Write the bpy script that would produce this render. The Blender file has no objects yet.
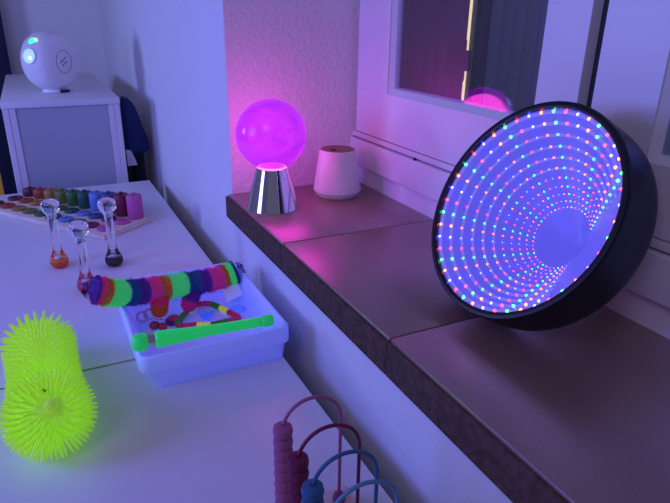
import bpy, bmesh, math, random
from mathutils import Vector, Matrix
random.seed(7)
C = bpy.context.scene.collection
T = 0.72                                   # height of the table top above the floor
PI = math.pi

# ------------------------------------------------------------------ materials
def lin(c):
    return tuple(((v/255)/12.92 if v/255 <= .04045 else ((v/255+.055)/1.055)**2.4) for v in c)

def mat(name, col, rough=.5, metal=0., bump=0., bscale=60., spec=.5, emis=None, estr=0., trans=0., ior=1.45,
        speck=None, sscale=120., sss=0., alpha=1., coat=0., attr=None, detail=6.):
    m = bpy.data.materials.new(name); m.use_nodes = True
    nt = m.node_tree; b = nt.nodes['Principled BSDF']
    b.inputs['Base Color'].default_value = (*col, 1)
    b.inputs['Roughness'].default_value = rough
    b.inputs['Metallic'].default_value = metal
    b.inputs['Specular IOR Level'].default_value = spec
    b.inputs['IOR'].default_value = ior
    b.inputs['Transmission Weight'].default_value = trans
    b.inputs['Alpha'].default_value = alpha
    b.inputs['Coat Weight'].default_value = coat
    if sss:
        b.inputs['Subsurface Weight'].default_value = sss
        b.inputs['Subsurface Radius'].default_value = (.02, .02, .02)
        b.inputs['Subsurface Scale'].default_value = .5
    if emis:
        b.inputs['Emission Color'].default_value = (*emis, 1)
        b.inputs['Emission Strength'].default_value = estr
    tc = nt.nodes.new('ShaderNodeTexCoord')
    if speck or bump:
        n = nt.nodes.new('ShaderNodeTexNoise'); n.inputs['Scale'].default_value = bscale
        n.inputs['Detail'].default_value = detail
        nt.links.new(tc.outputs['Object'], n.inputs['Vector'])
    if speck:
        n2 = nt.nodes.new('ShaderNodeTexNoise'); n2.inputs['Scale'].default_value = sscale
        n2.inputs['Detail'].default_value = 8
        nt.links.new(tc.outputs['Object'], n2.inputs['Vector'])
        r = nt.nodes.new('ShaderNodeValToRGB')
        r.color_ramp.elements[0].position = .36; r.color_ramp.elements[0].color = (*speck, 1)
        r.color_ramp.elements[1].position = .62; r.color_ramp.elements[1].color = (*col, 1)
        nt.links.new(n2.outputs['Fac'], r.inputs['Fac'])
        nt.links.new(r.outputs['Color'], b.inputs['Base Color'])
    if bump:
        bp = nt.nodes.new('ShaderNodeBump'); bp.inputs['Strength'].default_value = bump
        bp.inputs['Distance'].default_value = .01
        nt.links.new(n.outputs['Fac'], bp.inputs['Height'])
        nt.links.new(bp.outputs['Normal'], b.inputs['Normal'])
    if attr:
        a = nt.nodes.new('ShaderNodeVertexColor'); a.layer_name = attr
        nt.links.new(a.outputs['Color'], b.inputs['Base Color'])
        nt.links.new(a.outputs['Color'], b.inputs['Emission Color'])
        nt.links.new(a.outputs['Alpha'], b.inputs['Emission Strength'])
    return m

def emit(name, col, s, sampling='AUTO'):
    m = mat(name, tuple(min(1, c*.5) for c in col), .4, emis=col, estr=s)
    m.cycles.emission_sampling = sampling
    return m

def clear(name, tint, gloss=.12, rough=.03, haze=0., hcol=(.6, .6, 1)):
    """Thin clear sheet: lets light through, reflects a little, optional milky haze."""
    m = bpy.data.materials.new(name); m.use_nodes = True
    nt = m.node_tree; nt.nodes.clear()
    o = nt.nodes.new('ShaderNodeOutputMaterial')
    t = nt.nodes.new('ShaderNodeBsdfTransparent'); t.inputs['Color'].default_value = (*tint, 1)
    g = nt.nodes.new('ShaderNodeBsdfGlossy'); g.inputs['Roughness'].default_value = rough
    mx = nt.nodes.new('ShaderNodeMixShader'); mx.inputs['Fac'].default_value = gloss
    nt.links.new(t.outputs[0], mx.inputs[1]); nt.links.new(g.outputs[0], mx.inputs[2])
    last = mx
    if haze:
        d = nt.nodes.new('ShaderNodeBsdfDiffuse'); d.inputs['Color'].default_value = (*hcol, 1)
        m2 = nt.nodes.new('ShaderNodeMixShader'); m2.inputs['Fac'].default_value = haze
        nt.links.new(mx.outputs[0], m2.inputs[1]); nt.links.new(d.outputs[0], m2.inputs[2]); last = m2
    nt.links.new(last.outputs[0], o.inputs['Surface'])
    return m

M = {}
M['plaster'] = mat('plaster', (.80, .78, .78), .75, bump=.16, bscale=70)
M['rough_plaster'] = mat('rough_plaster', (.80, .77, .78), .7, bump=.38, bscale=110)
M['floor'] = mat('floor_vinyl', (.12, .11, .12), .5, speck=(.08, .08, .09), sscale=30)
M['ceil'] = mat('ceiling_paint', (.8, .8, .8), .8)
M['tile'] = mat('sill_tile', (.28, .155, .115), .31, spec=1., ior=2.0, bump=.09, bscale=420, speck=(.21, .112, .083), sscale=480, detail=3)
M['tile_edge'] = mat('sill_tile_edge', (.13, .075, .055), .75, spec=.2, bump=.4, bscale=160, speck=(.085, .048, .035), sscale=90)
M['grout'] = mat('grout', (.06, .045, .04), .9, bump=.4, bscale=200)
M['pvc'] = mat('window_plastic', (.80, .79, .80), .35)
M['seal'] = mat('rubber_seal', (.03, .03, .035), .6)
M['melamine'] = mat('white_melamine', (.74, .72, .75), .33, bump=.02, bscale=300)
M['edge'] = mat('table_edge', (.55, .50, .46), .5)
M['gap'] = mat('steel_leg', (.35, .35, .37), .35, metal=.8)
M['cab'] = mat('cabinet_white', (.74, .72, .75), .4)
M['cabpanel'] = mat('cabinet_panel', (.42, .46, .50), .5)
M['navy'] = mat('navy_cloth', (.012, .016, .05), .8, bump=.2, bscale=80)
M['yellow'] = mat('yellow_foam', (.9, .45, .02), .6)
M['paper'] = mat('white_paper', (.75, .75, .78), .7)
M['black'] = mat('matte_black', (.006, .006, .009), .38)
M['chrome'] = mat('chrome', (.93, .93, .95), .06, metal=1.)
M['silver'] = mat('silver_ring', (.8, .8, .82), .18, metal=1.)
M['white'] = mat('white_plastic', (.82, .80, .82), .38)
M['ceramic'] = mat('white_ceramic', (.80, .76, .78), .42, sss=.05)
M['lidwood'] = mat('lid_wood', (.34, .15, .09), .5, speck=(.24, .10, .06), sscale=60)
M['wood'] = mat('pale_wood', (.80, .68, .55), .55, speck=(.72, .58, .45), sscale=35)
M['dark'] = mat('dark_hole', (.01, .01, .012), .7)
M['ink'] = mat('grey_ink', (.22, .22, .30), .6)
M['acrylic'] = mat('clear_acrylic', (1, 1, 1), .03, trans=1., ior=1.42)
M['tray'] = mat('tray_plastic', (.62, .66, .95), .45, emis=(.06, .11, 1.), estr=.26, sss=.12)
M['pane'] = clear('window_glass', (.85, .88, .95), .16, .0)
M['mirror_glass'] = clear('tinted_glass', (.96, .96, 1), .07, .02)
M['shutter'] = mat('grey_blue_paint', (.72, .78, 1.), .5)
M['dusk'] = mat('dark_curtain', (.34, .18, .32), .8, bump=.4, bscale=30)

# ------------------------------------------------------------------ mesh helpers
def obj(name, bm, m, parent=None, loc=(0, 0, 0), smooth=True, ang=40, recalc=True):
    me = bpy.data.meshes.new(name)
    if recalc: bmesh.ops.recalc_face_normals(bm, faces=bm.faces)
    bm.to_mesh(me); bm.free()
    for k in (m if isinstance(m, (list, tuple)) else [m]): me.materials.append(k)
    if smooth:
        me.polygons.foreach_set('use_smooth', [True]*len(me.polygons))
        try: me.set_sharp_from_angle(angle=math.radians(ang))
        except Exception: pass
    me.update()
    o = bpy.data.objects.new(name, me); C.objects.link(o)
    o.location = loc
    if parent: o.parent = parent
    return o

def tag(o, label, cat, group=None, kind=None):
    if label: o['label'] = label
    if cat: o['category'] = cat
    if group: o['group'] = group
    if kind: o['kind'] = kind
    return o

def thing(name, label, cat, loc=(0, 0, 0), rotz=0, group=None):
    o = bpy.data.objects.new(name, None); C.objects.link(o)
    o.empty_display_size = .02
    o.location = (loc[0], loc[1], loc[2]+T); o.rotation_euler = (0, 0, rotz)
    return tag(o, label, cat, group)

def struct(o, label=None):
    o['kind'] = 'structure'
    if label: o['label'] = label
    return o

def box(bm, x0, x1, y0, y1, z0, z1, bev=0., seg=2, mi=0, M4=None):
    vs = [bm.verts.new((x, y, z)) for z in (z0, z1) for y in (y0, y1) for x in (x0, x1)]
    fs = [(0, 2, 3, 1), (4, 5, 7, 6), (0, 1, 5, 4), (1, 3, 7, 5), (3, 2, 6, 7), (2, 0, 4, 6)]
    faces = [bm.faces.new([vs[i] for i in f]) for f in fs]
    allv = set(vs)
    for f in faces: f.material_index = mi
    if bev:
        es = list({e for f in faces for e in f.edges})
        r = bmesh.ops.bevel(bm, geom=es, offset=bev, segments=seg, profile=.5, affect='EDGES')
        for f in r['faces']: f.material_index = mi
        allv = {v for v in allv if v.is_valid} | set(r['verts'])
    if M4 is not None:
        for v in allv: v.co = M4 @ v.co
    return bm

def B(*a, **k): return box(bmesh.new(), *a, **k)

def lathe(prof, seg=48, M4=None, bm=None, mi=0):
    bm = bm or bmesh.new(); rings = []
    for r, z in prof:
        if r < 1e-6:
            v = bm.verts.new((0, 0, z)); rings.append([v])
        else:
            rings.append([bm.verts.new((r*math.cos(2*PI*i/seg), r*math.sin(2*PI*i/seg), z)) for i in range(seg)])
    for a, b in zip(rings, rings[1:]):
        for i in range(seg):
            j = (i+1) % seg
            if len(a) == 1 and len(b) == 1: continue
            if len(a) == 1: f = bm.faces.new((a[0], b[i], b[j]))
            elif len(b) == 1: f = bm.faces.new((a[i], a[j], b[0]))
            else: f = bm.faces.new((a[i], a[j], b[j], b[i]))
            f.material_index = mi
    if M4 is not None:
        for ring in rings:
            for v in ring: v.co = M4 @ v.co
    return bm

def frames(pts, closed=False):
    n = len(pts); out = []; up = None
    for i in range(n):
        if closed: t = pts[(i+1) % n]-pts[i-1]
        else: t = pts[min(i+1, n-1)]-pts[max(i-1, 0)]
        t.normalize()
        if up is None:
            up = Vector((0, 0, 1)) if abs(t.z) < .9 else Vector((1, 0, 0))
        a = (up-t*up.dot(t)).normalized(); b = t.cross(a)
        up = a; out.append((t, a, b))
    return out

def tube(pts, rad, seg=10, closed=False, bm=None, cap=True, mi=0):
    bm = bm or bmesh.new()
    pts = [Vector(p) for p in pts]; n = len(pts)
    rs = rad if isinstance(rad, (list, tuple)) else [rad]*n
    rings = []
    for p, (t, a, b), r in zip(pts, frames(pts, closed), rs):
        rings.append([bm.verts.new(p+(a*math.cos(2*PI*k/seg)+b*math.sin(2*PI*k/seg))*r) for k in range(seg)])
    m = n if closed else n-1
    for i in range(m):
        A, Bq = rings[i], rings[(i+1) % n]
        for k in range(seg):
            f = bm.faces.new((A[k], A[(k+1) % seg], Bq[(k+1) % seg], Bq[k])); f.material_index = mi
    if cap and not closed:
        bm.faces.new(rings[0][::-1]).material_index = mi; bm.faces.new(rings[-1]).material_index = mi
    return bm

def sphere(r, c=(0, 0, 0), u=24, v=16, sc=(1, 1, 1), M4=None, bm=None):
    bm = bm or bmesh.new()
    mt = Matrix.Translation(c) @ Matrix.Diagonal((*sc, 1))
    if M4 is not None: mt = M4 @ mt
    bmesh.ops.create_uvsphere(bm, u_segments=u, v_segments=v, radius=r, matrix=mt)
    return bm

def smoothpath(P, n):
    """Catmull-Rom through P, n samples."""
    P = [Vector(p) for p in P]; Q = [P[0]*2-P[1]]+P+[P[-1]*2-P[-2]]; out = []
    for i in range(n):
        s = i/(n-1)*(len(P)-1); k = min(int(s), len(P)-2); t = s-k
        a, b, c, d = Q[k:k+4]
        out.append(.5*((2*b)+(c-a)*t+(2*a-5*b+4*c-d)*t*t+(3*b-a-3*c+d)*t**3))
    return out

def closedpath(P, n):
    P = [Vector(p) for p in P]; m = len(P); out = []
    for i in range(n):
        s = i/n*m; k = int(s); t = s-k
        a, b, c, d = P[(k-1) % m], P[k % m], P[(k+1) % m], P[(k+2) % m]
        out.append(.5*((2*b)+(c-a)*t+(2*a-5*b+4*c-d)*t*t+(3*b-a-3*c+d)*t**3))
    return out

def align(p, d):
    """Matrix that takes +Z to direction d at point p."""
    return Matrix.Translation(p) @ Vector(d).to_track_quat('Z', 'Y').to_matrix().to_4x4()

def copy_tree(root):
    """A thing with copies of its parts and sub-parts."""
    r = root.copy(); C.objects.link(r)
    for ch in root.children:
        c = ch.copy(); C.objects.link(c); c.parent = r
        for g in ch.children:
            d = g.copy(); C.objects.link(d); d.parent = c
    return r

# ------------------------------------------------------------------ the room
WX = .335                                   # face of the right wall; its niche begins at JY
JY = 1.145
SZ = .1545                                  # top of the tiled sill
SX = .320                                   # nose of the sill
struct(obj('floor', B(-2.6, 2.2, -1.6, 3.4, -.06, 0), M['floor'], smooth=False))
struct(obj('wall_back', B(-2.6, .75, 3.22, 3.34, 0, 2.5), M['plaster'], smooth=False))
bm = B(WX, .645, JY, 3.22, 0, 2.5)
struct(obj('wall_right', bm, M['plaster'], smooth=False))
struct(obj('wall_below_sill', B(WX, .75, -.9, JY, 0, T+.105), M['plaster'], smooth=False))
# rough coat of plaster on the side of the niche
bm = B(WX+.0005, .64, JY-.003, JY+.002, T+SZ-.01, 2.5)
struct(obj('wall_niche', bm, M['rough_plaster'], smooth=False))
struct(obj('wall_left', B(-2.6, -2.5, -1.6, 3.22, 0, 2.5), M['plaster'], smooth=False))

# tiled sill
bm = bmesh.new()
g = .0022
cuts = [-.85, -.50, -.166, .168, .501, .834, JY-.0035]
for a, b in zip(cuts, cuts[1:]):
    box(bm, SX+.0045, .622, a+g/2, b-g/2, T+.1465, T+SZ, .0022, 2)
sill = struct(obj('trim_1', bm, M['tile'], ang=30))
sill['label'] = 'window sill of reddish brown tiles with thin dark joints'
bm = bmesh.new()
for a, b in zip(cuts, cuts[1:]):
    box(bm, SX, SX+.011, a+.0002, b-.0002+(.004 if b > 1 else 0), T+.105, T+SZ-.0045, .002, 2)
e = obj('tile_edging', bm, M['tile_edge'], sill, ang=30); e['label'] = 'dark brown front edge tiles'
bm = B(SX+.008, .618, cuts[0], JY-.004, T+.104, T+.1525)
obj('grout', bm, M['grout'], sill, smooth=False)

# window
win = bpy.data.objects.new('window_1', None); C.objects.link(win); win.location = (.62, .5, T+SZ)
struct(win, 'white casement window at night behind the sill')
def wobj(name, bm, m, **k):
    for v in bm.verts: v.co -= Vector((.62, .5, T+SZ))
    return obj(name, bm, m, win, **k)
WT = T+1.1
bm = bmesh.new()
box(bm, .621, .70, -.9, JY-.003, T+SZ-.006, T+.268, .001, 1)          # bottom rail of the fixed frame
box(bm, .632, .642, 1.10, JY-.003, T+.2, WT, .001, 1)                  # side of the fixed frame
wobj('frame', bm, M['pvc'])
bm = bmesh.new()
box(bm, .606, .632, -.9, JY-.0035, T+.196, T+.2530, .003, 3)
box(bm, .611, .632, -.9, JY-.0035, T+.2560, T+.2668, .002, 2)
wobj('sill_ledge', bm, M['pvc'])
bm = B(.617, .632, -.9, JY-.004, T+.2515, T+.2572); wobj('groove', bm, M['ink'], smooth=False)
bm = sphere(.0032, (.6105, .893, T+.2545), 10, 8); k = wobj('screw', bm, M['dark'])

def sash(y0, y1, py0, py1, z0, pz0, seal_side):
    bm = bmesh.new()
    box(bm, .613, .636, y0, y1, z0, pz0-.012, .0006, 1)
    box(bm, .613, .636, y0, py0, pz0-.0122, WT, .0006, 1)
    box(bm, .613, .636, py1, y1, pz0-.0122, WT, .0006, 1)
    s = wobj('sash', bm, M['pvc'])
    # sloped glazing bead
    bm = bmesh.new()
    def prism(a, b):
        va = [bm.verts.new(p) for p in a]; vb = [bm.verts.new(p) for p in b]
        n = len(a)
        for i in range(n): bm.faces.new((va[i], va[(i+1) % n], vb[(i+1) % n], vb[i]))
        bm.faces.new(va[::-1]); bm.faces.new(vb)
    zb = pz0-.0125
    prism([(.6145, py0, zb), (.628, py0, zb+.0135), (.632, py0, zb+.0135), (.632, py0, zb)],
          [(.6145, py1, zb), (.628, py1, zb+.0135), (.632, py1, zb+.0135), (.632, py1, zb)])
    prism([(.6145, py1+.0005, zb), (.628, py1-.013, zb), (.632, py1-.013, zb), (.632, py1+.0005, zb)],
          [(.6145, py1+.0005, WT), (.628, py1-.013, WT), (.632, py1-.013, WT), (.632, py1+.0005, WT)])
    for v in bm.verts: v.co -= Vector((.62, .5, T+SZ))
    obj('glazing_bead', bm, M['pvc'], s, smooth=False)
    bm = bmesh.new()
    tilt = .055
    x = .619
    x = .624
    box(bm, x-.0015, x+.0015, py0+.0004, py1-.0105, pz0-.002, WT, M4=Matrix.Translation((x, 0, pz0)) @ Matrix.Rotation(-tilt*.10, 4, 'Y') @ Matrix.Translation((-x, 0, -pz0)))
    for v in bm.verts: v.co -= Vector((.62, .5, T+SZ))
    obj('pane', bm, M['pane'], s, smooth=False)
    return s
sash(.545, JY-.018, .618, 1.006, T+.2685, T+.371, 1)
sash(-.45, .523, -.38, .434, T+.2685, T+.362, 1)
bm = B(.630, .668, .5235, .5445, T+.2685, WT); wobj('seal_strip', bm, M['seal'], smooth=False)
# left side upright of the fixed frame, flush with the sash
bm = B(.6305, .640, 1.1275, JY-.0032, T+.2685, WT, .001, 1); wobj('frame', bm, M['pvc'])

# beyond the glass: a dark curtain, a slatted shutter, a glowing line and dark box modelling a reflected door gap
o = obj('dark_curtain', B(-.45, .45, -.02, .02, 0, 2.2), M['dusk'])
bpy.data.objects.remove(o)
bm = bmesh.new()
N = 120
row = []
for i in range(N+1):
    y = 1.30+.75*i/N
    x = 1.10+.012*math.sin(i*.9)+.006*math.sin(i*2.3)
    row.append((bm.verts.new((x, y, 0)), bm.verts.new((x, y, 2.2)), bm.verts.new((x+.02, y, 2.2)), bm.verts.new((x+.02, y, 0))))
for a, b in zip(row, row[1:]):
    for k in range(4): bm.faces.new((a[k], b[k], b[(k+1) % 4], a[(k+1) % 4]))
bm.faces.new(row[0]); bm.faces.new(row[-1][::-1])
o = obj('curtain', bm, M['dusk'], loc=(0, 0, 0)); tag(o, 'dark purplish curtain seen through the left window pane', 'curtain')
bm = bmesh.new()
y = -.6
while y < 1.235:
    box(bm, 1.05, 1.075, y+.001, y+.0405, 0, 2.2, .006, 2); y += .042
o = obj('slatted_shutter', bm, M['shutter']); tag(o, 'blue grey panel of upright boards behind the window', 'shutter')
sl = thing('strip_light', 'thin upright yellow strip light behind the window pane', 'light', (1.0, 1.262, -T))
obj('tube', tube([(0, 0, .03), (0, 0, 2.1)], .0036, 8), emit('warm_strip', (1., .78, .36), 1.5), sl)  # reflected light built as a glowing tube
obj('back_rail', B(.006, .02, -.016, .016, 0, 2.12), M['black'], sl, smooth=False)
b = obj('junction_box', B(-.030, -.0045, -.006, .048, T+.345, T+.447, .004, 2), M['black'], sl); b['label'] = 'small black box beside the strip'
obj('clip', B(-.012, -.0042, -.026, -.002, T+.372, T+.422, .002, 2), M['black'], sl)  # added black piece that interrupts the glowing line

# ------------------------------------------------------------------ tables
def table(loc, sx, sy, label):
    t = thing('table', label, 'table', (loc[0], loc[1], -T), 0, 'white tables end to end')
    bm = B(-sx/2, sx/2, -sy/2, sy/2, T-.026, T, .0015, 2)
    for f in bm.faces:
        if abs(f.normal.z) < .3: f.material_index = 1
    bm.normal_update()
    for f in bm.faces: f.material_index = 1 if abs(f.normal.z) < .5 else 0
    obj('tabletop', bm, [M['melamine'], M['edge']], t, smooth=False, recalc=False)
    for x in (-1, 1):
        for y in (-1, 1):
            obj('leg', tube([(x*(sx/2-.04), y*(sy/2-.05), 0), (x*(sx/2-.04), y*(sy/2-.05), T-.026)], .02, 14), M['gap'], t)
    return t
TR = .2875
table((TR-.375, .24, 0), .75, 1.19, 'white table nearest the camera, carrying the bead frame and the spiky toy')
table((TR-.375, 1.371, 0), .75, 1.063, 'white table beyond the seam, carrying the sorting board and clear tubes')

# ------------------------------------------------------------------ cabinet at the end
cb = thing('cabinet', 'tall white cabinet with grey inset end panel behind the table', 'cabinet', (.069, 2.38, -T))
x0, x1, y0, y1, zt = -.160, .160, -.43, .43, T+.255
obj('top_board', B(x0-.002, x1+.002, y0-.002, y1, zt-.019, zt, .0015, 2), M['cab'], cb)
bm = bmesh.new()
box(bm, x0, x0+.016, y0, y1, 0, zt-.0195, .001, 1); box(bm, x1-.016, x1, y0, y1, 0, zt-.0195, .001, 1)
box(bm, x0+.0165, x1-.0165, y1-.016, y1, 0, zt-.0195)
obj('carcass', bm, M['cab'], cb)
bm = bmesh.new()
box(bm, x0+.0165, x0+.034, y0+.002, y0+.02, 0, zt-.0195, .001, 1); box(bm, x1-.034, x1-.0165, y0+.002, y0+.02, 0, zt-.0195, .001, 1)
obj('stile', bm, M['cab'], cb)
e = obj('end_panel', B(x0+.0345, x1-.0345, y0+.008, y0+.02, 0, zt-.020), M['cabpanel'], cb, smooth=False); e['label'] = 'grey inset panel'

# dark things round the cabinet
o = obj('screen_panel', B(-.42, -.079, 3.12, 3.16, 0, T+.62, .004, 2), M['navy']); tag(o, 'dark navy panel standing against the back wall left of the projector', 'panel')
o = obj('foam_mat', B(-.40, -.1490, 2.26, 2.31, 0, T-.02, .008, 3), M['yellow']); tag(o, 'bright yellow mat edge just visible left of the cabinet', 'mat')
# folding chair back squeezed between cabinet and wall
bm = bmesh.new()
prof = [(.248, .055), (.318, .060), (.322, .085), (.290, .205), (.276, .232), (.262, .242), (.248, .242)]
fa = [bm.verts.new((x, 2.04, T+z)) for x, z in prof]; fb = [bm.verts.new((x, 2.10, T+z)) for x, z in prof]
bm.faces.new(fa[::-1]); bm.faces.new(fb)
for i in range(len(prof)): bm.faces.new((fa[i], fa[(i+1) % len(prof)], fb[(i+1) % len(prof)], fb[i]))
es = list(bm.edges); bmesh.ops.bevel(bm, geom=es, offset=.006, segments=2, affect='EDGES')
ch = thing('chair', 'dark blue chair back squeezed between cabinet and wall', 'chair', (.28, 2.07, -T))
for v in bm.verts: v.co -= Vector((.28, 2.07, 0))
obj('backrest', bm, mat('blue_fabric', (.015, .03, .13), .8, bump=.3, bscale=90), ch)
obj('frame', B(-.040, .024, .004, .026, 0, T+.050, .004, 2), M['black'], ch)  # added black slab, paints the dark gap between cabinet and wall
obj('post', tube([(-.005, .01, 0), (-.005, .01, T+.07)], .016, 12), M['black'], ch)
bm = bmesh.new()
pp = [(-.026, -.030), (.004, -.030), (-.002, -.006), (-.012, .020), (-.026, .024)]
va = [bm.verts.new((.268+x, 2.022, T+.054+z)) for x, z in pp]; vb = [bm.verts.new((.268+x, 2.027, T+.054+z)) for x, z in pp]
bm.faces.new(va[::-1]); bm.faces.new(vb)
for i in range(5): bm.faces.new((va[i], va[(i+1) % 5], vb[(i+1) % 5], vb[i]))
o = obj('cloth', bm, M['paper'], smooth=False); tag(o, 'small white cloth hanging under the dark blue chair back', 'cloth')

# ------------------------------------------------------------------ star projector
pj = thing('star_projector', 'round white star projector with glowing lenses on the cabinet top', 'projector', (.061, 2.15, .255))
ax = Vector((.74, -.67, .0)).normalized(); ex = Vector((-.67, -.74, 0)).normalized(); cz = Vector((0, 0, .095))
Mp = Matrix((( -ex.x, 0, ax.x, 0), (-ex.y, 0, ax.y, 0), (0, 1, 0, .095), (0, 0, 0, 1)))
if Mp.to_3x3().determinant() < 0:
    Mp = Matrix(((ex.x, 0, ax.x, 0), (ex.y, 0, ax.y, 0), (0, 1, 0, .095), (0, 0, 0, 1)))
pr = [(0, .050), (.058, .050), (.066, .0492), (.074, .046), (.081, .039), (.0865, .028), (.0895, .014), (.0905, 0),
      (.0895, -.014), (.0865, -.028), (.081, -.039), (.074, -.046), (.062, -.050), (0, -.050)]
obj('shell', lathe(pr, 56, Mp), M['white'], pj)
rg = [Vector((.034*math.cos(a), .034*math.sin(a), .0502)) for a in [2*PI*i/48 for i in range(48)]]
obj('ring_mark', tube([Mp @ p for p in rg], .0009, 6, True), M['ink'], pj)
bm = bmesh.new()
for row_, y_, n_, w_ in ((0, .006, 7, .016), (1, -.006, 6, .014)):
    pts = []
    for i in range(n_*6+1):
        s = i/(n_*6)
        pts.append(Mp @ (Matrix.Rotation(.5, 3, 'Z') @ Vector((-w_+2*w_*s, y_+.0030*math.sin(s*n_*2*PI)*(.5+.5*abs(math.sin(s*5+row_))), .0503))))
    tube(pts, .0007, 5, bm=bm)
obj('script_mark', bm, M['ink'], pj)
def rimpt(a, r, axial=0.):
    return cz+(ex*math.cos(a)+Vector((0, 0, 1))*math.sin(a))*r+ax*axial
for a, r, m, nm, axl in ((math.radians(44), .0115, emit('green_lens', (.05, 1., .35), 1.6), 'green_lens', .0),
                        (math.radians(13), .021, emit('white_lens', (.28, .50, 1.), 1.25), 'white_lens', .0)):
    d = rimpt(a, 1)-cz
    bm = lathe([(r+.003, -.006), (r+.003, .002), (r+.001, .003), (r, .0005)], 28, align(rimpt(a, .0885, axl), d))
    hd = obj('lens_rim', bm, M['white'], pj)
    L = sphere(r, (0, 0, 0), 20, 12, (1, 1, .35), align(rimpt(a, .089, axl), d))
    g_ = obj('lens', L, m, hd); g_['label'] = nm.replace('_', ' ')
d = rimpt(math.radians(10), 1)-cz
obj('lens_bulb', sphere(.005, rimpt(math.radians(9), .0965, .010), 12, 8), emit('pink_bulb', (1., .45, .8), 2.), pj)
obj('lens_bulb', sphere(.0055, rimpt(math.radians(46), .092, .012), 12, 8), emit('green_bulb', (.25, 1., .5), 2.5), pj)
bm = lathe([(0, 0), (.034, 0), (.038, .003), (.036, .010), (.026, .016), (0, .017)], 32)
obj('foot', bm, M['white'], pj)
bm = box(bmesh.new(), -.014, .014, -.005, .005, -.004, .004, .002, 2, M4=Matrix.Translation((.028, -.034, .0065)) @ Matrix.Rotation(.2, 4, 'Z'))
obj('socket', bm, M['dark'], pj)
pth = smoothpath([(.140, 2.19, T+.375), (.165, 2.20, T+.352), (.200, 2.22, T+.300), (.225, 2.235, T+.262), (.236, 2.24, T+.225), (.2375, 2.245, T+.1), (.238, 2.25, T-.2)], 40)
o = obj('power_cable', tube(pth, .0024, 8), M['white']); tag(o, 'thin white cable running from projector over cabinet edge', 'cable')

# ------------------------------------------------------------------ colour sorting board
uL = Vector((-.593, .805, 0)); wL = Vector((.805, .593, 0))
bo = Vector((.094, 1.392, 0)); brot = math.atan2(uL.y, uL.x)
bd = thing('sorting_board', 'long pale wooden board with rows of coloured pieces', 'board', bo, brot)
# local x along the board, local -y across it
obj('plate', B(0, .475, -.162, 0, 0, .011, .003, 2), M['wood'], bd)
bm = bmesh.new()
box(bm, 0, .475, -.004, 0, .0112, .0135, .001, 1); box(bm, 0, .475, -.162, -.158, .0112, .0135, .001, 1)
box(bm, 0, .004, -.158, -.004, .0112, .0135, .001, 1)
obj('lip', bm, M['wood'], bd)
cols = [('pink', (205, 95, 165)), ('crimson', (120, 28, 70)), ('slate blue', (62, 82, 140)), ('sky blue', (100, 140, 205)),
        ('dark green', (28, 88, 72)), ('green', (58, 112, 52)), ('olive green', (112, 122, 52)), ('ochre yellow', (170, 128, 55)),
        ('orange red', (168, 72, 48)), ('dark brown', (96, 40, 48))]
pm = []
for nme, c3 in cols: pm.append(mat(nme.replace(' ', '_')+'_paint', lin(c3), .45, speck=tuple(v*.75 for v in lin(c3)), sscale=200))
sp = .0447
disc_me = None
for i, (nme, c3) in enumerate(cols):
    for rowi, w in ((0, .036), (1, .091)):
        p = bo+uL*(.036+sp*i)+wL*w
        d = thing('colour_disc', ('%s flat round piece in the outer row along the board edge' if rowi == 0 else '%s flat round piece in the middle row before the pegs') % nme,
                  'disc', (p.x, p.y, .0113), brot+.3*i, 'coloured discs on the sorting board')
        bm = lathe([(0, 0), (.0175, 0), (.019, .0015), (.0192, .0045), (.018, .0062), (.012, .0066), (0, .0066)], 10)
        obj('body', bm, pm[i], d)
        bm = lathe([(0, .0067), (.0030, .0067), (.0034, .0085), (.0022, .0098), (0, .0100)], 10)
        obj('nub', bm, pm[i], d)
    hgt = .060-.0046*i
    p = bo+uL*(.036+sp*i)+wL*.139
    d = thing('colour_peg', '%s upright cylinder at the back of the sorting board' % nme, 'peg', (p.x, p.y, .0113), 0, 'graded cylinders on the sorting board')
    bm = lathe([(0, 0), (.0185, 0), (.0195, .0015), (.0195, hgt-.003), (.0175, hgt), (0, hgt)], 28)
    obj('body', bm, pm[i], d)
    bm = lathe([(0, hgt+.0001), (.004, hgt+.0001), (.0050, hgt+.003), (.0042, hgt+.006), (0, hgt+.0065)], 14)
    obj('knob', bm, pm[i], d)

# ------------------------------------------------------------------ clear bubble tubes
def bubble(loc, h, label, c1, c2, bt):
    t = thing('liquid_tube', label, 'tube', loc, random.random()*3, 'clear sensory tubes with liquid')
    pr = [(0, 0), (.010, .0), (.0150, .003), (.0180, .009), (.0185, .015), (.0165, .023), (.0120, .031), (.0092, .040), (.0080, .055),
          (.0080, h-.045), (.0090, h-.034), (.0125, h-.028), (.0165, h-.022), (.0180, h-.014), (.0172, h-.006), (.013, h-.001), (0, h)]
    obj('shell', lathe(pr, 32), M['acrylic'], t)
    pi = [(0, .0015), (.009, .0018), (.0140, .0045), (.0168, .0095), (.0170, .0130), (0, .0135)]
    o = obj('liquid', lathe(pi, 28), c1, t); o['label'] = 'coloured liquid in the bulb'
    bm = lathe([(.0162, .0145), (.0166, .0165), (.0150, .0225), (.0144, .0222), (.0158, .0165)], 28)
    obj('liquid_film', bm, c2, t)
    obj('bubble', sphere(.0055, (0, 0, .0205), 14, 10), M['white'], t)
    bm = lathe([(0, h-.006), (.010, h-.0065), (.0125, h-.012), (.0105, h-.019), (.006, h-.022), (0, h-.0225)], 24)
    return t
def dye(n, c): return mat(n, c, .15, emis=c, estr=.05)
bubble((-.007, 1.270, 0), .147, 'left clear tube with orange liquid at its foot', dye('orange_dye', lin((235, 70, 15))), dye('amber_dye', lin((235, 140, 20))), 1)
bubble((.097, 1.232, 0), .148, 'right clear tube with almost black liquid at its foot', dye('black_dye', (.012, .006, .012)), dye('brown_dye', lin((60, 40, 20))), 1)
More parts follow.
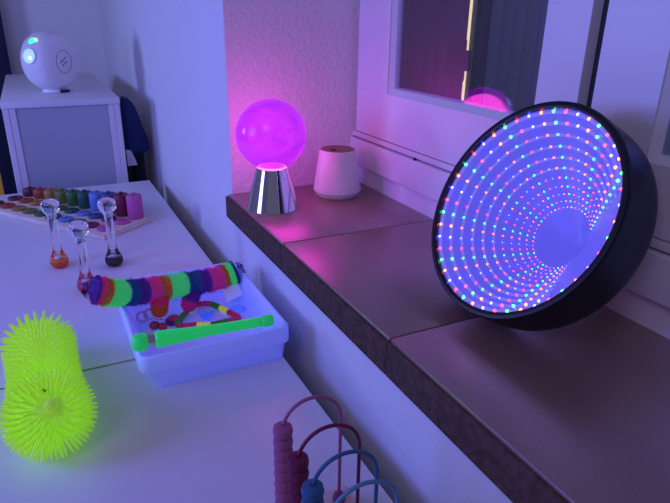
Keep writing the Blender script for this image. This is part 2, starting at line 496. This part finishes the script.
bubble((.034, 1.124, 0), .141, 'middle clear tube with pinkish red liquid, behind the caterpillar head', dye('red_dye', lin((225, 35, 60))), dye('pink_dye', lin((190, 90, 140))), 1)

# ------------------------------------------------------------------ tray
tr = thing('tray', 'shallow white plastic tray glowing blue, full of sensory toys', 'tray', (.184, .875, 0))
def rrect(hx0, hx1, hy0, hy1, r, z, n=6):
    pts = []
    for cx, cy, a0 in ((hx1-r, hy1-r, 0), (hx0+r, hy1-r, 90), (hx0+r, hy0+r, 180), (hx1-r, hy0+r, 270)):
        for i in range(n+1):
            a = math.radians(a0+90*i/n); pts.append(Vector((cx+r*math.cos(a), cy+r*math.sin(a), z)))
    return pts
def loft(loops, bm=None, cap0=True, cap1=True):
    bm = bm or bmesh.new(); R_ = [[bm.verts.new(p) for p in l] for l in loops]; n = len(R_[0])
    for a, b in zip(R_, R_[1:]):
        for i in range(n): bm.faces.new((a[i], a[(i+1) % n], b[(i+1) % n], b[i]))
    if cap0: bm.faces.new(R_[0][::-1])
    if cap1: bm.faces.new(R_[-1])
    return bm
def TL(l, r, f, b, z, rad): return rrect(-.1125+l, .1115-r, -.143+f, .140-b, rad, z)
loops = [TL(.0225, .0095, .0115, .012, 0, .010), TL(.0205, .0080, .0095, .010, .0015, .011), TL(.0100, .0050, .0050, .006, .030, .013), TL(.0085, .0040, .0040, .005, .0315, .013),
         TL(.0012, .0005, .0008, .001, .0325, .014), TL(0, 0, 0, 0, .0345, .014), TL(0, 0, 0, 0, .057, .014), TL(.0015, .0015, .0015, .0015, .0595, .013), TL(.0035, .0035, .0035, .0035, .060, .012),
         TL(.0055, .0055, .0055, .0055, .0590, .011), TL(.0080, .0080, .0080, .008, .054, .010), TL(.024, .012, .0135, .014, .0050, .008), TL(.027, .015, .017, .017, .0035, .007)]
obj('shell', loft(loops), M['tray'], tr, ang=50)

# ------------------------------------------------------------------ fuzzy rainbow caterpillar
band = [(92, 52, 150), (205, 60, 145), (190, 108, 62), (70, 212, 120), (42, 84, 140)]
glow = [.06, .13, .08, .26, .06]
pathc = [(.033, .888, .106), (.042, .890, .102), (.061, .895, .091), (.097, .920, .074), (.131, .938, .065), (.176, .952, .058), (.222, .961, .0525), (.258, .965, .054), (.276, .966, .057), (.284, .966, .059)]
PC = smoothpath(pathc, 130)
LEN = sum((PC[i+1]-PC[i]).length for i in range(len(PC)-1))
def colat(s):
    x = s*16.3-.3+.15*math.sin(s*40); k = int(max(0, min(15.999, x))) % 5
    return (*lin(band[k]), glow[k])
cat = thing('caterpillar', 'fuzzy rainbow banded plush caterpillar lying across the back of the tray', 'toy', (.16, .95, .022))
def furry(pts, rads, colf, base, hairs, hl, name, parent):
    bm = bmesh.new(); cl = bm.verts.layers.float_color.new('Col')
    seg = 22; fr = frames(pts); rings = []
    n = len(pts)
    for i, (p, (t, a, b), r) in enumerate(zip(pts, fr, rads)):
        ring = []
        for k in range(seg):
            th = 2*PI*k/seg
            v = bm.verts.new(p+(a*math.cos(th)+b*math.sin(th))*r*random.uniform(.96, 1.02)); v[cl] = colf(i/(n-1)); ring.append(v)
        rings.append(ring)
    for A, Bq in zip(rings, rings[1:]):
        for k in range(seg): bm.faces.new((A[k], A[(k+1) % seg], Bq[(k+1) % seg], Bq[k]))
    bm.faces.new(rings[0][::-1]); bm.faces.new(rings[-1])
    for _ in range(hairs):
        s = random.random(); i = min(int(s*(n-1)), n-1); t, a, b = fr[i]; th = random.random()*2*PI
        d = a*math.cos(th)+b*math.sin(th)
        ends = 0
        if s < .04 or s > .96: ends = 1
        if s < .04: d = (d-t*random.uniform(0, 2)).normalized()
        if s > .96: d = (d+t*random.uniform(0, 2)).normalized()
        if rads[i] < .008: continue
        p = pts[i]+d*rads[i]*.9
        dd = (d+Vector((random.gauss(0, .3), random.gauss(0, .3), random.gauss(0, .3)))).normalized()
        sd = dd.cross(Vector((random.gauss(0, 1), random.gauss(0, 1), random.gauss(0, 1)))).normalized()*.0007
        c = colf(max(0, min(1, s+random.gauss(0, .010)))); f_ = random.uniform(.8, 1.15)
        c = (c[0]*f_, c[1]*f_, c[2]*f_, c[3])
        vs = [bm.verts.new(p-sd), bm.verts.new(p+sd), bm.verts.new(p+dd*hl*random.uniform(.6, 1.1)*(.55 if ends else 1))]
        for v in vs: v[cl] = c
        bm.faces.new(vs)
    for v in bm.verts: v.co -= Vector(base)
    return obj(name, bm, M['fur'], parent, recalc=False, ang=180)
M['fur'] = mat('rainbow_fur', (1, 1, 1), .9, spec=.1, attr='Col')
nP = len(PC)
rads = [.0205*min(1., math.sqrt(1-(1-min(1, (min(i, nP-1-i)+.3)/9.))**2)) if min(i, nP-1-i) < 9 else .0205+.0012*math.sin(i/nP*16*2*PI+1) for i in range(nP)]
furry(PC, rads, colat, (.16, .95, .022), 12000, .0058, 'body', cat)
def leg(a, b, c0, c1, lift):
    pts = smoothpath([a, (Vector(a)+Vector(b))*.5+Vector((0, 0, lift)), b], 14)
    rr = [.0125]*4+[.0135]*6+[.0125, .0115, .0085, .004]
    return furry(pts, rr, lambda s: (*lin(c1 if s > .62 else c0), .08), (.16, .95, .022), 1400, .005, 'leg', cat)
leg((.140, .938, .055), (.130, .912, .024), (205, 50, 105), (190, 80, 50), .004)
leg((.200, .950, .045), (.180, .928, .016), (95, 40, 150), (200, 50, 140), .003)
eye = sphere(.0035, (.020-.16, .872-.95, .112-.022), 12, 8); obj('eye', eye, M['dark'], cat)

# ------------------------------------------------------------------ glow stick
L0 = Vector((.070, .756, .0735)); L1 = Vector((.272, .746, .0695)); gd = (L1-L0); GL = gd.length
gs = thing('glow_tube', 'bright green glowing tube lying along the front rim of the tray', 'tube', (.171, .751, .060))
Mg = Matrix.Translation(-Vector((.171, .751, .060))) @ align(L0, gd)
gm = mat('green_glow', (.04, .75, .18), .3, emis=(.015, .95, .11), estr=.27)
gm2 = mat('green_cap', (.03, .62, .15), .35, emis=(.02, .95, .14), estr=.22)
obj('cap', lathe([(0, -.003), (.006, -.0025), (.0105, .0), (.0128, .004), (.0128, .0150), (.0110, .0175), (0, .018)], 28, Mg), gm2, gs)
o = obj('ring', lathe([(0, .0181), (.0100, .0181), (.0109, .0190), (.0109, .0280), (.0100, .0288), (0, .0289)], 28, Mg), M['silver'], gs); o['label'] = 'silver ring beside the left cap'
obj('body', lathe([(0, .029), (.0105, .029), (.0122, .031), (.0114, .048), (.0084, .100), (.0076, .150), (.0082, GL-.027), (.0075, GL-.0255), (0, GL-.025)], 28, Mg), gm, gs)
obj('ring', lathe([(0, GL-.0249), (.0070, GL-.0249), (.0072, GL-.0235), (.0072, GL-.0195), (.0068, GL-.0182), (0, GL-.0181)], 28, Mg), gm2, gs)
obj('cap', lathe([(0, GL-.018), (.0080, GL-.018), (.0092, GL-.016), (.0092, GL-.005), (.008, GL-.001), (0, GL)], 28, Mg), gm2, gs)

# ------------------------------------------------------------------ bead bracelet and small toys in the tray
zf = .0036
LP = [(.174, .931), (.184, .944), (.200, .958), (.216, .960), (.229, .951), (.239, .932), (.248, .910), (.254, .895), (.258, .880), (.256, .878), (.249, .877), (.239, .878), (.226, .877), (.209, .877), (.193, .883), (.182, .888), (.168, .891), (.158, .898), (.160, .911)]
CP = closedpath([(x-.2, y-.91, .0062) for x, y in LP], 400)
br = thing('bead_bracelet', 'looped bracelet of pink, yellow and green tube beads in the tray', 'bracelet', (.2, .91, zf))
obj('cord', tube(CP[::4], .0012, 6, True), M['paper'], br)
pk, ye, gn = (185, 45, 95), (225, 225, 60), (55, 120, 45)
seq = [gn, gn, ye, ye, ye, pk, pk, pk, pk, gn, gn, gn, ye, ye, ye, pk, pk, pk, pk, pk, pk, pk, gn, gn, gn, gn, ye, ye, ye, pk, pk, pk, pk, gn, gn, gn, gn, gn]
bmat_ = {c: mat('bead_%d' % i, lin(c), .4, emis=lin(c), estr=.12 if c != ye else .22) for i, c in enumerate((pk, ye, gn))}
tot = [0]
for i in range(400): tot.append(tot[-1]+(CP[(i+1) % 400]-CP[i]).length)
nb = len(seq); pitch = tot[-1]/nb
bead_src = {}
for i in range(nb):
    s = (i+.5)*pitch; j = min(range(400), key=lambda q: abs(tot[q]-s))
    t = (CP[(j+1) % 400]-CP[j-1]).normalized(); c = seq[i]
    if c not in bead_src:
        hl = pitch*.47
        o = obj('bead', lathe([(.0014, -hl), (.0042, -hl), (.0052, -hl*.7), (.0053, hl*.7), (.0042, hl), (.0014, hl)], 14), bmat_[c], br)
        bead_src[c] = o
    else:
        o = bead_src[c].copy(); C.objects.link(o); o.parent = br
    o.location = CP[j]; o.rotation_mode = 'QUATERNION'; o.rotation_quaternion = t.to_track_quat('Z', 'Y')
pd = thing('spinner', 'flat purple oval piece with pink top beside the bracelet', 'toy', (.155, .921, zf))
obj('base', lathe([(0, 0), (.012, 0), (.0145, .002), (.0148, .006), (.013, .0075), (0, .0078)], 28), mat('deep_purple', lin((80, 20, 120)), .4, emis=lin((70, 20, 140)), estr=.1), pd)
obj('button', lathe([(0, .0079), (.0105, .0079), (.0112, .0095), (.008, .0125), (0, .0132)], 24), mat('hot_pink', lin((205, 50, 110)), .4), pd)
yl = thing('cord_loop', 'thin yellow cord loop with reddish brown beads at the tray left', 'loop', (.133, .905, zf))
cp = closedpath([(-.022, .004, .0014), (-.008, .018, .0014), (.006, .010, .0014), (.010, -.004, .0014), (.004, -.014, .0014), (-.014, -.012, .0014)], 60)
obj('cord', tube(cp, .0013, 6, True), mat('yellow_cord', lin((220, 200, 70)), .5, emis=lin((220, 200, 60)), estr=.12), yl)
rb = mat('rust_bead', lin((180, 60, 75)), .4)
obj('bead', sphere(.0075, (-.012, .007, .0078), 16, 12, (1.2, .9, 1)), rb, yl)
obj('bead', sphere(.0070, (.000, -.002, .0073), 16, 12, (1.1, 1, 1)), rb, yl)
bs = thing('plastic_star', 'crumpled blue see-through plastic star inside the bracelet loop', 'toy', (.208, .907, zf))
bm = bmesh.new()
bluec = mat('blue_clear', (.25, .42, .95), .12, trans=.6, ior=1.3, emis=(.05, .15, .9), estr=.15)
for a, tl, l in ((.3, .5, .017), (1.4, .6, .014), (2.4, .4, .016), (3.6, .7, .013), (4.7, .5, .016), (5.6, .8, .012)):
    d = Vector((math.cos(a)*math.cos(tl), math.sin(a)*math.cos(tl), abs(math.sin(tl))*.8))
    tube([Vector((0, 0, .006)), Vector((0, 0, .006))+d*l*.6, Vector((0, 0, .006))+d*l], [.0045, .0040, .0015], 10, bm=bm)
obj('arms', bm, bluec, bs)
obj('hub', sphere(.0058, (0, 0, .006), 14, 10), bluec, bs)
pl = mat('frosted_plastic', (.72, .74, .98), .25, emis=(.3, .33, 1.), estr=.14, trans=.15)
o = obj('square_tag', B(-.016, .016, -.0165, .0165, -.002, .002, .0016, 2), pl, loc=(.266, .946, T+.031)); o.rotation_euler = (.62, -.35, -.1)
tag(o, 'pale frosted square tag leaning on the caterpillar tail', 'tag')
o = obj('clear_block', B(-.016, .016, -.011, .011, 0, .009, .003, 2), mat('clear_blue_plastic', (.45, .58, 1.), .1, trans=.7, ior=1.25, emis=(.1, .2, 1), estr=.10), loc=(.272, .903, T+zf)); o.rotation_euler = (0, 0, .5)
o.location.x = .262; o.location.y = .915
tag(o, 'see-through bluish block lying right of the bracelet', 'block')
rt = thing('ring_links', 'pair of pale clear plastic rings under the caterpillar head', 'rings', (.113, .948, zf))
pm2 = mat('pearl_plastic', (.80, .62, .72), .3)
for q, (x, y, z, rx) in enumerate(((-.006, .0, .0096, .9), (.007, .004, .0096, 1.1))):
    c = [Matrix.Rotation(rx, 3, 'X') @ Vector((.0085*math.cos(2*PI*i/24), .0085*math.sin(2*PI*i/24), 0)) + Vector((x, y, z)) for i in range(24)]
    obj('ring', tube(c, .0021, 8, True), pm2, rt)

# ------------------------------------------------------------------ spiky neon toy
sk = thing('spiky_toy', 'neon yellow green spiky rubber toy with two puffy ends on the table', 'toy', (-.045, .757, 0))
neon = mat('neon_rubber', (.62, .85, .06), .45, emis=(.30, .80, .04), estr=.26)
F0 = Vector((.002, -.083, .048)); F1 = Vector((-.004, .092, .045))
def blob(d0):
    """Radius of the core along the body axis, 0 at the front end and 1 at the back."""
    return d0
ctr = [(F0, .036), (F0.lerp(F1, .33), .0335), (F0.lerp(F1, .5), .0325), (F0.lerp(F1, .66), .033), (F1, .035)]
bm = bmesh.new()
axp = [F0+Vector((0, -.036, 0))]
pts, rr = [], []
axis = (F1-F0).normalized()
NS = 40
for i in range(NS+1):
    s = -1+2*i/NS                                           # along the axis with round ends
    x = s*(.0875+.034)
    inner = max(0, abs(x)-.0875)
    r = math.sqrt(max(0, .034**2-inner**2)) if inner > 0 else .034-.0055*math.cos(x/.0875*PI/2)
    pts.append((F0+F1)/2+axis*x); rr.append(max(r, .0006))
obj('core', tube(pts, rr, 24), neon, sk)
bm = bmesh.new()
def spike(p, d, l, r, bend):
    a = d.cross(Vector((.3, .2, .9))).normalized(); b = d.cross(a)
    rg = []
    for t, rq in ((0, r), (.45, r*.85), (.85, r*.6)):
        q = p+d*l*t+bend*t*t
        rg.append([bm.verts.new(q+(a*math.cos(k*PI/2)+b*math.sin(k*PI/2))*rq) for k in range(4)])
    tip = bm.verts.new(p+d*l+bend)
    for A, Bq in zip(rg, rg[1:]):
        for k in range(4): bm.faces.new((A[k], A[(k+1) % 4], Bq[(k+1) % 4], Bq[k]))
    for k in range(4): bm.faces.new((rg[-1][k], rg[-1][(k+1) % 4], tip))
side = axis.cross(Vector((0, 0, 1))).normalized(); upv = side.cross(axis)
nring = 27
for i in range(nring):
    x = -.062+.1495*i/(nring-1)
    r = .034-.0055*math.cos(x/.0875*PI/2)
    nk = 27
    for k in range(nk):
        th = 2*PI*(k+.5*(i % 2))/nk
        d = side*math.cos(th)+upv*math.sin(th)
        if d.z < -.75: continue
        p = (F0+F1)/2+axis*x+d*(r-.001)
        l = .0180
        top = max(0, d.z)
        if x > -.01: l *= 1-.42*top*top
        dd = (d+axis*(.25*x/.0875)+Vector((random.gauss(0, .06), random.gauss(0, .06), random.gauss(0, .06)))).normalized()
        if p.z+dd.z*l < .001: l = max(.004, (p.z-.001)/max(.01, -dd.z))
        spike(p, dd, l, .00165, Vector((0, 0, -.001)))
for j in range(1, 8):                                       # round back end
    ph = j/7.6*PI/2
    nk = max(5, int(27*math.cos(ph)))
    for k in range(nk):
        th = 2*PI*(k+.4*j)/nk
        d = (side*math.cos(th)+upv*math.sin(th))*math.cos(ph)+axis*math.sin(ph)
        if d.z < -.8: continue
        p = F1+d*.033
        l = .0185
        if p.z+d.z*l < .001: l = max(.004, (p.z-.001)/max(.01, -d.z))
        spike(p, (d+Vector((random.gauss(0, .05), random.gauss(0, .05), random.gauss(0, .05)))).normalized(), l, .0017, Vector((0, 0, -.001)))
fd = (Vector((.12, -.66, .74))).normalized()
NF = 430                                                    # daisy of long rays round the nose of the front end
for i in range(NF):
    cz_ = 1-2*(i+.5)/NF; a_ = i*2.399963
    q = fd.cross(Vector((0, 0, 1))).normalized(); q2 = fd.cross(q)
    sn = math.sqrt(1-cz_*cz_)
    d = fd*cz_+(q*math.cos(a_)+q2*math.sin(a_))*sn
    if cz_ > .93 or d.z < -.8 or d.y > .45: continue
    p = F0+d*.034
    l = .0195
    rad_ = (d-fd*cz_).normalized()
    dd = (d+rad_*.35*max(0, cz_)+Vector((random.gauss(0, .05), random.gauss(0, .05), random.gauss(0, .05)))).normalized()
    if p.z+dd.z*l < .001: l = max(.004, (p.z-.001)/max(.01, -dd.z))
    spike(p, dd, l, .0018, Vector((0, 0, -.0005)))
sk.scale = (1.04, 1.04, 1.04)
o = obj('bristles', bm, neon, sk, ang=60); o['kind'] = 'stuff'
obj('nose', sphere(.0065, F0+fd*.041, 16, 12), neon, sk)
o = obj('mouth', sphere(.004, F0+Vector((0, -.1, 1)).normalized()*.0365, 12, 8, (.6, 1.3, .5)), mat('orange_spot', lin((190, 150, 10)), .5), sk); o['label'] = 'small orange slot'

# ------------------------------------------------------------------ bead arch toy
ab = thing('bead_arch_toy', 'wooden bead frame with rainbow wire arches at the bottom of the view', 'toy', (.189, .367, 0), -.07)
obj('base', B(-.048, .048, -.085, .082, 0, .022, .005, 3), M['wood'], ab)
rowsY = [.061, .016, -.021, -.058]
acol = [('pink', (168, 92, 130)), ('crimson', (112, 22, 62)), ('blue', (46, 96, 132)), ('light blue', (88, 140, 165))]
arch_r = .030
for yv, (nme, c3) in zip(rowsY, acol):
    zt_ = .1605
    cc = [Vector((-arch_r, yv, .012))]
    cc += [Vector((-arch_r, yv, .02+.112*i/10)) for i in range(1, 10)]
    cc += [Vector((-arch_r*math.cos(PI*i/24), yv, .1305+arch_r*math.sin(PI*i/24))) for i in range(25)]
    cc += [Vector((arch_r, yv, .02+.112*(10-i)/10)) for i in range(1, 10)]
    cc += [Vector((arch_r, yv, .012))]
    mm = mat(nme.replace(' ', '_')+'_wire', lin(c3), .4, spec=.5)
    mb = mat(nme.replace(' ', '_')+'_bead', lin(c3), .55)
    w = obj('wire', tube(cc, .0018, 10), mm, ab); w['label'] = '%s wire arch' % nme
    first = None
    for q in range(9):
        if first is None:
            bm = lathe([(.0021, -.0062), (.0062, -.0062), (.0090, -.0045), (.0099, 0), (.0090, .0045), (.0062, .0062), (.0021, .0062)], 20)
            first = obj('bead', bm, mb, ab); b_ = first
        else:
            b_ = first.copy(); C.objects.link(b_); b_.parent = ab
        b_['label'] = '%s bead' % nme
        b_.location = (-arch_r, yv, .0285+.01275*q)
    bm = lathe([(.0021, .0222), (.0065, .0222), (.0072, .026), (.0055, .031), (.0021, .032)], 18, Matrix.Translation((arch_r, yv, 0)))
    obj('stopper', bm, mat(nme.replace(' ', '_')+'_stopper', tuple(v*.8 for v in lin(c3)), .5), ab)

# ------------------------------------------------------------------ glowing globe lamp
lp = thing('globe_lamp', 'glowing pink globe lamp on a chrome cone, standing on the sill', 'lamp', (.379, 1.024, SZ))
pr = [(0, 0), (.0495, 0), (.0505, .0012), (.0500, .0030), (.0305, .0750), (.0300, .0780), (.0285, .0788), (.0278, .0775), (.0278, .073), (0, .073)]
obj('base', lathe(pr, 64), M['chrome'], lp)
obj('light_ring', lathe([(0, .0732), (.0274, .0732), (.0274, .0772), (.0262, .0800), (.0225, .0805)], 40), emit('ring_glow', (1., .30, .62), 2.2), lp)
gm_ = bpy.data.materials.new('pink_globe'); gm_.use_nodes = True
nt = gm_.node_tree; pb = nt.nodes['Principled BSDF']
pb.inputs['Base Color'].default_value = (.10, .02, .14, 1); pb.inputs['Roughness'].default_value = .18
tc = nt.nodes.new('ShaderNodeTexCoord'); nz = nt.nodes.new('ShaderNodeTexNoise')
nz.inputs['Scale'].default_value = 16; nz.inputs['Detail'].default_value = 5; nz.inputs['Distortion'].default_value = 1.2
mp = nt.nodes.new('ShaderNodeMapping'); mp.inputs['Scale'].default_value = (1, 1, 2.2)
rp = nt.nodes.new('ShaderNodeValToRGB')
rp.color_ramp.elements[0].position = .35; rp.color_ramp.elements[0].color = (.26, .015, .76, 1)
rp.color_ramp.elements[1].position = .70; rp.color_ramp.elements[1].color = (.50, .028, .84, 1)
nt.links.new(tc.outputs['Object'], mp.inputs['Vector']); nt.links.new(mp.outputs['Vector'], nz.inputs['Vector'])
nt.links.new(nz.outputs['Fac'], rp.inputs['Fac']); nt.links.new(rp.outputs['Color'], pb.inputs['Emission Color'])
pb.inputs['Emission Strength'].default_value = 1.0
tr_ = nt.nodes.new('ShaderNodeBsdfTransparent'); tr_.inputs['Color'].default_value = (1, .5, .95, 1)
ms_ = nt.nodes.new('ShaderNodeMixShader'); ms_.inputs['Fac'].default_value = .32
nt.links.new(pb.outputs[0], ms_.inputs[1]); nt.links.new(tr_.outputs[0], ms_.inputs[2])
nt.links.new(ms_.outputs[0], nt.nodes['Material Output'].inputs['Surface'])
bl = bpy.data.lights.new('globe_bulb', 'POINT'); bl.color = (1., .10, .60); bl.energy = 1.4; bl.shadow_soft_size = .055
bo_ = bpy.data.objects.new('globe_bulb', bl); C.objects.link(bo_); bo_.location = (.379, 1.024, T+SZ+.135)
obj('globe', sphere(.0648, (0, 0, .1385), 64, 40), gm_, lp)

# ------------------------------------------------------------------ aroma diffuser
df = thing('aroma_diffuser', 'white tapered diffuser with a wooden lid in the sill corner', 'diffuser', (.530, 1.050, SZ))
pr = [(0, 0), (.0405, 0), (.0425, .0015), (.0480, .0125), (.0485, .0155), (.0475, .0200), (.0370, .0920), (.0362, .0945), (.0348, .0950), (.0340, .0930), (0, .0925)]
obj('body', lathe(pr, 56), M['ceramic'], df)
obj('lid', lathe([(0, .0927), (.0335, .0927), (.0338, .0945), (.0325, .0958), (.0100, .0955), (0, .0955)], 48), M['lidwood'], df)
o = obj('mist_hole', lathe([(0, .0957), (.0062, .0957), (.0066, .0964), (0, .0965)], 20, Matrix.Translation((-.013, -.008, 0))), M['dark'], df); o['label'] = 'dark mist opening'
obj('base_ring', lathe([(.0487, .0118), (.0492, .0132), (.0487, .0146), (.0478, .0146), (.0478, .0118)], 56), M['white'], df)

# ------------------------------------------------------------------ infinity mirror
el = math.radians(28.4)
nrm = Vector((-math.cos(el), 0, math.sin(el)))
Cm = Vector((.4755, .4855, .2977))
upm = Vector((math.sin(el), 0, math.cos(el)))
base = Vector((.5295, .4855, SZ))
im = thing('infinity_mirror', 'round black infinity mirror with rings of coloured LEDs leaning on the sill', 'mirror', base)
xs = upm.cross(nrm)
Mi = Matrix(((xs.x, upm.x, nrm.x, Cm.x-base.x), (xs.y, upm.y, nrm.y, Cm.y-base.y), (xs.z, upm.z, nrm.z, Cm.z-base.z), (0, 0, 0, 1)))
R0 = .1262
DEP = .046
pr = [(R0-.0006, -.0040), (R0-.0026, -.0022), (R0-.0026, -.0006), (R0-.0010, .0004), (R0+.0015, .0006), (.1307, .0004), (.1319, -.0010), (.1322, -.0040), (.1322, -.0480), (.1314, -.0570), (.1279, -.0640), (.1205, -.0690), (0, -.0690),
      (0, -.0660), (.115, -.0655), (R0+.0010, -.055), (R0-.0006, -.0500), (R0-.0006, -.0040)]
obj('housing', lathe(pr, 128, Mi), M['black'], im, ang=35)
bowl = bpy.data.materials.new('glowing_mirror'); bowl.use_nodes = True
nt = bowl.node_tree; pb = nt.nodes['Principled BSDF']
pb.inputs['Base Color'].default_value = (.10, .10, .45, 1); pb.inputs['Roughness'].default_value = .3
pb.inputs['Emission Color'].default_value = (.100, .092, .60, 1); pb.inputs['Emission Strength'].default_value = .85  # blue mirror reflection put in as emission
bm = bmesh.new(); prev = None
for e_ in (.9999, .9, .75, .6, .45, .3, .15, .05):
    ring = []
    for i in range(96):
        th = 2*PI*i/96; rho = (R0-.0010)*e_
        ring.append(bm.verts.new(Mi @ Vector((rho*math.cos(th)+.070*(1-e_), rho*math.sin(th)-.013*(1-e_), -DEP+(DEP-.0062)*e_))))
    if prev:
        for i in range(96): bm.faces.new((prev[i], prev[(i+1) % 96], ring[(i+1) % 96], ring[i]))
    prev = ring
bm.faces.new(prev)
obj('mirror_bowl', bm, bowl, im)  # cone shape added to imitate the mirrored depth
obj('front_glass', lathe([(0, -.0020), (R0-.0030, -.0020), (R0-.0030, -.0034), (0, -.0034)], 96, Mi), M['mirror_glass'], im, smooth=False)
lc = {'green': (.018, .60, .06), 'orange': (.75, .075, .010), 'white': (.06, .07, 1.5), 'red': (.6, .012, .03)}
order = ['green', 'orange', 'white', 'red']
NL = 44
ek = [1., .912, .824, .737, .655, .577, .507, .443, .388, .338, .295]
lm = {k: emit(k+'_led', v, 30., 'AUTO') for k, v in lc.items()}
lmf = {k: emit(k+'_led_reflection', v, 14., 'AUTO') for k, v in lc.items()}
src = {}
RL = .1213
AP = Vector((.070, -.013))                 # where the lines of lights run together
def ledpos(rho, th):
    e = rho/R0
    z = -DEP+(DEP-.0062)*e+.0022
    return Mi @ Vector((rho*math.cos(th)+AP.x*(1-rho/RL), rho*math.sin(th)+AP.y*(1-rho/RL), z))
def faded(th):
    a = math.degrees(math.atan2(RL*math.sin(th)-AP.y, RL*math.cos(th)-AP.x))
    return -70 < a < 66
bulbs = []
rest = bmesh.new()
for k, e_ in enumerate(ek):
    rho = RL*e_
    sz = .00175*(e_**.7)*(1 if k < 6 else .8)
    for i in range(NL):
        th = 2*PI*(i+.35)/NL; nme = order[i % 4]
        if k and faded(th): continue
        p = ledpos(rho, th)
        if k < 2:  # front ring is the LEDs, second ring models their reflection
            key = (nme, k)
            if key not in src:
                bm = bmesh.new(); bmesh.ops.create_icosphere(bm, subdivisions=2, radius=sz)
                o = obj('led', bm, lm[nme], im); src[key] = o
            else:
                o = src[key].copy(); C.objects.link(o); o.parent = im
            o.location = p; o['label'] = '%s LED' % nme
        else:
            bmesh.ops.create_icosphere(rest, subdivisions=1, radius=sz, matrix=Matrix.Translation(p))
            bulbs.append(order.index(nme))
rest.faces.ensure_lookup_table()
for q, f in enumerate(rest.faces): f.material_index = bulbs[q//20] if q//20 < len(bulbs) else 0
o = obj('led_reflections', rest, [lmf[n_] for n_ in order], im); o['kind'] = 'stuff'  # deeper reflections built as small glowing beads
band_m = emit('light_band_glow', (.26, .23, .85), .68, 'NONE')  # glowing arcs added for light between the LEDs and its reflections
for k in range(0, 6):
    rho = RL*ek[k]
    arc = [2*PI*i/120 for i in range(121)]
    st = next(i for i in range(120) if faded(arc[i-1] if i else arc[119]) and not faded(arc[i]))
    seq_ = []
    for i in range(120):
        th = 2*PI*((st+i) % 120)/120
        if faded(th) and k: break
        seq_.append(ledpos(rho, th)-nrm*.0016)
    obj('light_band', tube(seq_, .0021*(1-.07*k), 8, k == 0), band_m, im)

# ------------------------------------------------------------------ lights, world, camera
w = bpy.data.worlds.new('room_air'); bpy.context.scene.world = w; w.use_nodes = True
bg = w.node_tree.nodes['Background']; bg.inputs[0].default_value = (.36, .33, .62, 1); bg.inputs[1].default_value = .23

def area(name, loc, target, size, col, power, spread=PI):
    l = bpy.data.lights.new(name, 'AREA'); l.shape = 'DISK'; l.size = size; l.color = col; l.energy = power; l.spread = spread
    o = bpy.data.objects.new(name, l); C.objects.link(o)
    o.location = loc; o.rotation_euler = (Vector(target)-Vector(loc)).to_track_quat('-Z', 'Y').to_euler()
    return o
area('blue_light', (-1.05, .85, T+.60), (.4, .95, T+.12), .65, (.15, .17, 1.), 12.5)
area('far_light', (-1.3, 1.95, T+.50), (.3, 2.35, T+.3), .35, (.28, .36, 1.), 10.)  # added fill without a visible source, brightens left and back walls
area('room_light', (-.9, -.5, T+1.5), (.1, 1.3, T), .9, (.48, .43, .86), 8.)

cam = bpy.data.cameras.new('camera'); co = bpy.data.objects.new('camera', cam); C.objects.link(co)
bpy.context.scene.camera = co
yaw, pitch, roll = [math.radians(v) for v in (26.68, 21.92, .92)]
fw = Vector((math.sin(yaw)*math.cos(pitch), math.cos(yaw)*math.cos(pitch), -math.sin(pitch)))
rt_ = Vector((math.cos(yaw), -math.sin(yaw), 0)); up_ = rt_.cross(fw)
r2 = rt_*math.cos(roll)+up_*math.sin(roll); u2 = -rt_*math.sin(roll)+up_*math.cos(roll)
co.matrix_world = Matrix(((r2.x, u2.x, -fw.x, 0), (r2.y, u2.y, -fw.y, 0), (r2.z, u2.z, -fw.z, T+.5), (0, 0, 0, 1)))
cam.sensor_width = 36; cam.sensor_fit = 'HORIZONTAL'; cam.lens = 588.3/670*36; cam.clip_start = .01
vs = bpy.context.scene.view_settings
vs.view_transform = 'Standard'; vs.look = 'None'; vs.gamma = 1; vs.use_curve_mapping = False; vs.exposure = 0.
